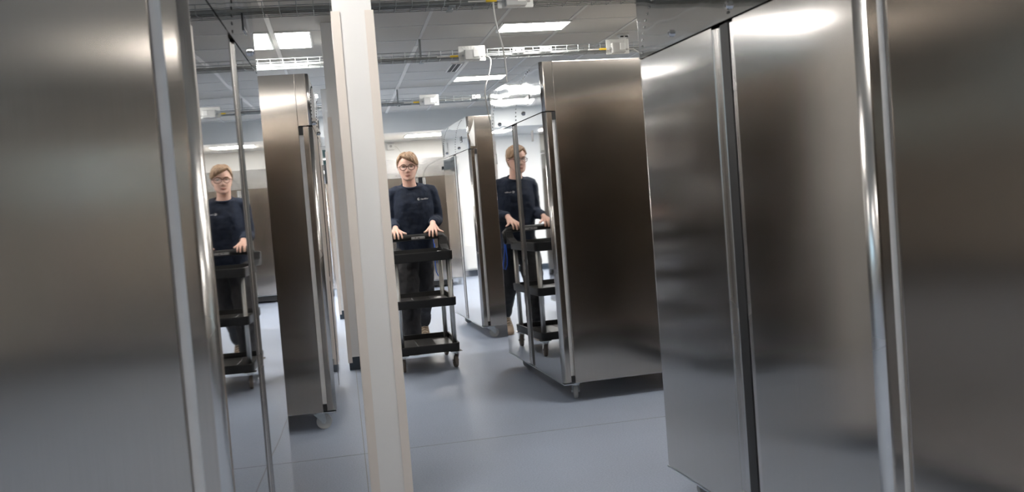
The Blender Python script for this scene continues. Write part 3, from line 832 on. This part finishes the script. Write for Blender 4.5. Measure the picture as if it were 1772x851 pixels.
# her right hand (left in the picture): fingers over the bar, thumb towards the middle
kR = [(.398, 7.520, 1.018), (.421, 7.512, 1.024), (.444, 7.512, 1.025), (.466, 7.518, 1.020)]
hand(bm, wrR, kR, [
    ([kR[0], (.392, 7.492, 1.010), (.389, 7.470, .998), (.388, 7.458, .980)], .0078),
    ([kR[1], (.418, 7.482, 1.012), (.417, 7.462, .999), (.417, 7.453, .974)], .0088),
    ([kR[2], (.446, 7.482, 1.012), (.447, 7.461, .998), (.448, 7.452, .970)], .0090),
    ([kR[3], (.472, 7.490, 1.011), (.476, 7.468, .998), (.478, 7.457, .975)], .0086)],
    [(.452, 7.580, 1.040), (.478, 7.550, 1.022), (.498, 7.528, 1.011), (.514, 7.510, 1.006)])
kL = [(.712, 7.520, 1.024), (.734, 7.512, 1.028), (.757, 7.514, 1.026), (.778, 7.524, 1.020)]
hand(bm, wrL, kL, [
    ([kL[0], (.704, 7.490, 1.013), (.700, 7.468, .999), (.697, 7.456, .974)], .0086),
    ([kL[1], (.728, 7.482, 1.014), (.726, 7.461, .999), (.724, 7.452, .969)], .0090),
    ([kL[2], (.756, 7.484, 1.013), (.756, 7.463, .999), (.755, 7.454, .974)], .0088),
    ([kL[3], (.790, 7.505, 1.011), (.801, 7.490, 1.006), (.812, 7.480, 1.000)], .0078)],
    [(.734, 7.590, 1.055), (.706, 7.556, 1.032), (.684, 7.530, 1.014), (.664, 7.508, 1.005)])
body = obj('body', bm, 'skin', person, True); remesh(body, .0035, 3, .5)

# hair: a shell that sinks into the head below the hairline
def hairline(ph):
    d = math.degrees(ph)
    K = [(-180, .16), (-125, .20), (-105, .45), (-88, .60), (-72, .66), (-55, .74), (-38, .84), (-15, .79), (10, .715), (30, .645), (48, .575), (62, .55), (80, .53), (92, .56), (105, .45), (125, .20), (180, .16)]
    for a, b in zip(K, K[1:]):
        if a[0] <= d <= b[0]: return a[1] + (b[1] - a[1]) * (d - a[0]) / (b[0] - a[0])
    return .2
def hairpt(t, ph):
    g = (t - hairline(ph)) / .055; g = max(0, min(1, g)); g = g * g * (3 - 2 * g)
    n_ = noise.noise(Vector((math.sin(ph) * 9 + t * 5, math.cos(ph) * 9, t * 3)))
    vol = .013 + .006 * n_ + .008 * max(0, math.cos(ph - .3)) * G(t - .86, .14)
    strand = .0016 * math.sin(ph * 46 + t * 60 * math.cos(ph))
    return headpt(t, ph, -.008 + (vol + .008 + strand) * g, face=False)
bm = NB(); headgrid(bm, 90, 180, hairpt)
obj('hair', bm, 'hair', person, True)

# facial parts
def face_at(x, t, off=0.):
    best = None
    for k in range(-60, 61):
        ph = k / 60 * 1.2
        p = headpt(t, ph)
        if best is None or abs(p.x - x) < best[0]: best = (abs(p.x - x), p)
    return Vector((x, best[1].y - off, t * HH))
for s in (-1, 1):
    c = headw(face_at(s * .031, .51, -.0055))
    e = obj('eye', ball(NB(), c, .0115, (1.15, 1, .42)), 'eye', person, True)
    obj('iris', ball(NB(), c + Vector((0, -.0085, 0)), .0048, (1, .7, .9)), 'iris', e, True)
    pts = [headw(face_at(s * x, t, .002)) for x, t in ((.014, .595), (.026, .612), (.040, .612), (.050, .592))]
    obj('eyebrow', tube(NB(), pts, [.0018, .003, .0028, .0012], 6, .6), 'brow', person, True)
    lid = [headw(face_at(s * x, t, .0035)) for x, t in ((.018, .512), (.025, .542), (.036, .545), (.045, .518))]
    obj('eyelid', tube(NB(), lid, [.0014, .0028, .0028, .0014], 6), 'brow', person, True)
bm = NB()
tube(bm, [headw(face_at(x, t, .0015)) for x, t in ((-.022, .186), (-.011, .208), (0, .204), (.011, .208), (.022, .186))], [.0015, .0032, .0034, .0032, .0015], 8, .8)
tube(bm, [headw(face_at(x, t, .0015)) for x, t in ((-.020, .184), (-.009, .174), (0, .171), (.009, .174), (.020, .184))], [.0013, .0034, .0040, .0034, .0013], 8, .8)
obj('lips', bm, 'lips', person, True)
# glasses
gy = min(face_at(0, .50).y, -.1) - .004
bm = NB()
for s in (-1, 1):
    ring = [headw(Vector((s * .0335 + .0275 * math.cos(a), gy + .016 * (abs(s * .0335 + .0275 * math.cos(a)) / .06) ** 2, HH * .495 + .0225 * math.sin(a) * (1 if math.sin(a) > 0 else 1.05)))) for a in [2 * PI * k / 28 for k in range(28)]]
    tube(bm, ring, .0021, 8, 1, True)
    tube(bm, [headw(Vector(p)) for p in ((s * .0610, gy + .0160, .53 * HH), (s * .070, gy + .030, .53 * HH), (s * .080, gy + .075, .525 * HH), (s * .080, gy + .112, .505 * HH))], .0022, 8)
tube(bm, [headw(Vector(p)) for p in ((-.0068, gy + .001, .51 * HH), (0, gy - .0015, .53 * HH), (.0068, gy + .001, .51 * HH))], .0022, 8)
gl = obj('glasses', bm, 'frame', person, True)
bm = NB()
for s in (-1, 1):
    vs = [bm.verts.new(headw(Vector((s * .0335 + .0265 * math.cos(a), gy + .001 + .016 * (abs(s * .0335 + .0265 * math.cos(a)) / .06) ** 2, .495 * HH + .0217 * math.sin(a))))) for a in [2 * PI * k / 28 for k in range(28)]]
    fr = [bm.verts.new(v.co + Vector((0, -.001, 0))) for v in vs]
    bm.faces.new(vs); bm.faces.new(fr[::-1])
    for k in range(28): bm.faces.new((vs[k], vs[(k + 1) % 28], fr[(k + 1) % 28], fr[k]))
obj('lens', bm, 'lens', gl)

# shirt
bm = NB()
ellring(bm, [(.607, 7.865, .80, .158, .125, .95), (.609, 7.862, .88, .160, .122, .95), (.611, 7.855, .98, .160, .122, .95), (.613, 7.850, 1.08, .166, .124, .90), (.615, 7.845, 1.17, .172, .125, .86),
             (.616, 7.842, 1.25, .172, .118, .82), (.616, 7.842, 1.31, .174, .104, .80, .004), (.615, 7.840, 1.355, .174, .088, .82, .008), (.613, 7.835, 1.384, .158, .076, .85, .014), (.608, 7.828, 1.400, .118, .070, .92, .020), (.602, 7.820, 1.404, .074, .064, 1, .026)], 48)
limb(bm, [(.545, 7.84, 1.325), shR, (.444, 7.86, 1.21), elR, (.434, 7.74, 1.076), (.438, 7.640, 1.060)], [.055, .058, .058, .053, .046, .038], 20)
limb(bm, [(.690, 7.84, 1.325), shL, (.796, 7.86, 1.21), elL, (.786, 7.75, 1.088), (.752, 7.655, 1.078)], [.055, .058, .058, .053, .047, .039], 20)
shirt = obj('shirt', bm, 'shirt', person, True); remesh(shirt, .006, 5, .6)
tx = bpy.data.textures.new('cloth_folds', 'CLOUDS'); tx.noise_scale = .075; tx.noise_depth = 2
d = shirt.modifiers.new('folds', 'DISPLACE'); d.texture = tx; d.strength = .016; d.mid_level = .5; d.texture_coords = 'LOCAL'
# collar rib
bm = NB(); n = 36
tube(bm, [(.6005 - RX + .069 * math.cos(2 * PI * k / n), 7.818 - RY + .064 * math.sin(2 * PI * k / n), 1.402 + .027 * math.sin(2 * PI * k / n)) for k in range(n)], .0080, 8, 1.2, True)
obj('collar', bm, 'shirt', shirt, True)
for c, a in (((.438, 7.634, 1.0585), (.0, -1, -.1)), ((.751, 7.650, 1.0775), (-.1, -1, -.1))):
    bm = NB(); disc(bm, rel(c), a, .036, .030, 24)
    obj('cuff', bm, 'shirt', shirt, True)
# chest print (round mark and a small word)
pr = empty('chest_print', rel((.655, 7.712, 1.278))); pr.parent = shirt; pr.rotation_euler = (H, 0, .03)
bm = NB(); disc(bm, (0, .002, 0), (0, 0, 1), .0105, .0012, 24)
obj('print_mark', bm, 'print', pr)
obj('print_mark_cut', disc(NB(), (.004, .004, .001), (0, 0, 1), .0045, .0012, 16), 'shirt', pr)
text('print_word', 'Hardfiller', .0165, 'print', pr, (.0185, -.0045, 0), (0, 0, .04))

# trousers
bm = NB()
ellring(bm, [(.597, 7.865, .80, .145, .110, .95), (.605, 7.865, .87, .148, .112, .95), (.607, 7.862, .93, .138, .102, 1)], 36)
limb(bm, [(.535, 7.865, .85), (.520, 7.835, .70), knR, (.520, 7.80, .28), (.517, 7.805, .125)], [.100, .100, .088, .082, .078], 22)
limb(bm, [(.660, 7.875, .85), (.668, 7.935, .70), knL, (.664, 8.15, .34), (.660, 8.26, .205)], [.095, .088, .074, .066, .062], 22)
tr = obj('trousers', bm, 'trousers', person, True); remesh(tr, .008, 5, .6)
d = tr.modifiers.new('folds', 'DISPLACE'); d.texture = tx; d.strength = .022; d.mid_level = .5; d.texture_coords = 'LOCAL'
# shoes
def shoe(ankle, ang_pitch, ang_yaw):
    a = Vector(rel(ankle))
    Mx = Matrix.Translation(a) @ Matrix.Rotation(ang_yaw, 4, 'Z') @ Matrix.Rotation(ang_pitch, 4, 'X')
    bm = NB(); rings = []
    # local: toe towards -y, sole at z=-.09
    rows = [(.060, .030, -.086, .030), (.045, .036, -.086, .055), (.015, .038, -.086, .055), (-.02, .039, -.086, .035), (-.06, .042, -.086, .005), (-.10, .046, -.086, -.020), (-.14, .045, -.086, -.036), (-.175, .036, -.086, -.046), (-.198, .015, -.084, -.058)]
    for y, w_, zb, zt_ in rows:
        rr = []
        for k in range(16):
            t = 2 * PI * k / 16; c, s = math.cos(t), math.sin(t)
            rr.append(bm.verts.new(Mx @ Vector((w_ * math.copysign(abs(c) ** .7, c), y, (zb + zt_) / 2 + (zt_ - zb) / 2 * math.copysign(abs(s) ** .75, s)))))
        rings.append(rr)
    for p, q in zip(rings, rings[1:]):
        for k in range(16): bm.faces.new((p[k], p[(k + 1) % 16], q[(k + 1) % 16], q[k]))
    bm.faces.new(rings[0][::-1]); bm.faces.new(rings[-1])
    s_ = obj('shoe', bm, 'shoe', person, True)
    bm = NB(); poly = []
    for y, w_ in ((.066, .020), (.05, .036), (.0, .040), (-.06, .045), (-.10, .049), (-.14, .048), (-.18, .038), (-.203, .018)): poly.append((w_, y))
    poly = poly + [(-x, y) for x, y in poly[::-1]]
    prism(bm, poly, -.098, -.078); bmesh.ops.transform(bm, matrix=Mx, verts=bm.verts)
    obj('sole', bm, 'sole', s_)
    bm = NB()
    for i in range(5):
        y = -.03 - i * .020; z = .030 - i * .0125
        tube(bm, [Mx @ Vector((-.026, y, z - .012)), Mx @ Vector((0, y - .006, z + .0045)), Mx @ Vector((.026, y, z - .012))], .0035, 6)
    obj('lace', bm, 'lace', s_)
shoe((.512, 7.79, .0985), 0, .06)
shoe((.660, 8.28, .165), .50, -.05)
# blue strap at her hip
bm = NB()
pts = [(.752, 7.76, .96), (.756, 7.745, .88), (.755, 7.74, .80), (.752, 7.74, .72), (.757, 7.74, .66), (.772, 7.74, .625), (.789, 7.74, .635), (.790, 7.74, .675), (.778, 7.745, .72), (.765, 7.75, .80), (.760, 7.755, .90)]
tube(bm, [rel(p) for p in pts], .0085, 8, .45)
st = obj('strap', bm, 'blue', person, True); st['label'] = 'bright blue strap loop at her hip'

# ------------------------------------------------------------ world and camera
wd = bpy.data.worlds.new('World'); sc.world = wd; wd.use_nodes = True
bg = wd.node_tree.nodes['Background']; bg.inputs[0].default_value = (.66, .82, 1, 1); bg.inputs[1].default_value = 2.6

cam = bpy.data.cameras.new('Camera'); co = bpy.data.objects.new('Camera', cam); C.objects.link(co)
cam.sensor_width = 36; cam.lens = 1600 / 1772 * 36; cam.clip_start = .05; cam.clip_end = 60
X = (0.98003576, -0.08462256, 0.17991365); Y = (-0.18301664, -0.03040041, 0.98263967); U = (-0.07768404, -0.99594921, -0.04528083)
right = Vector((X[0], Y[0], U[0])); down = Vector((X[1], Y[1], U[1])); fwd = Vector((X[2], Y[2], U[2]))
m = Matrix((( right.x, -down.x, -fwd.x, 0), (right.y, -down.y, -fwd.y, 0), (right.z, -down.z, -fwd.z, 1.18), (0, 0, 0, 1)))
co.matrix_world = m
cam.dof.use_dof = True; cam.dof.focus_distance = 7.3; cam.dof.aperture_fstop = 5.0
sc.camera = co
try:
    sc.cycles.max_bounces = 12; sc.cycles.glossy_bounces = 8; sc.cycles.diffuse_bounces = 5; sc.cycles.sample_clamp_indirect = 6
except Exception: pass
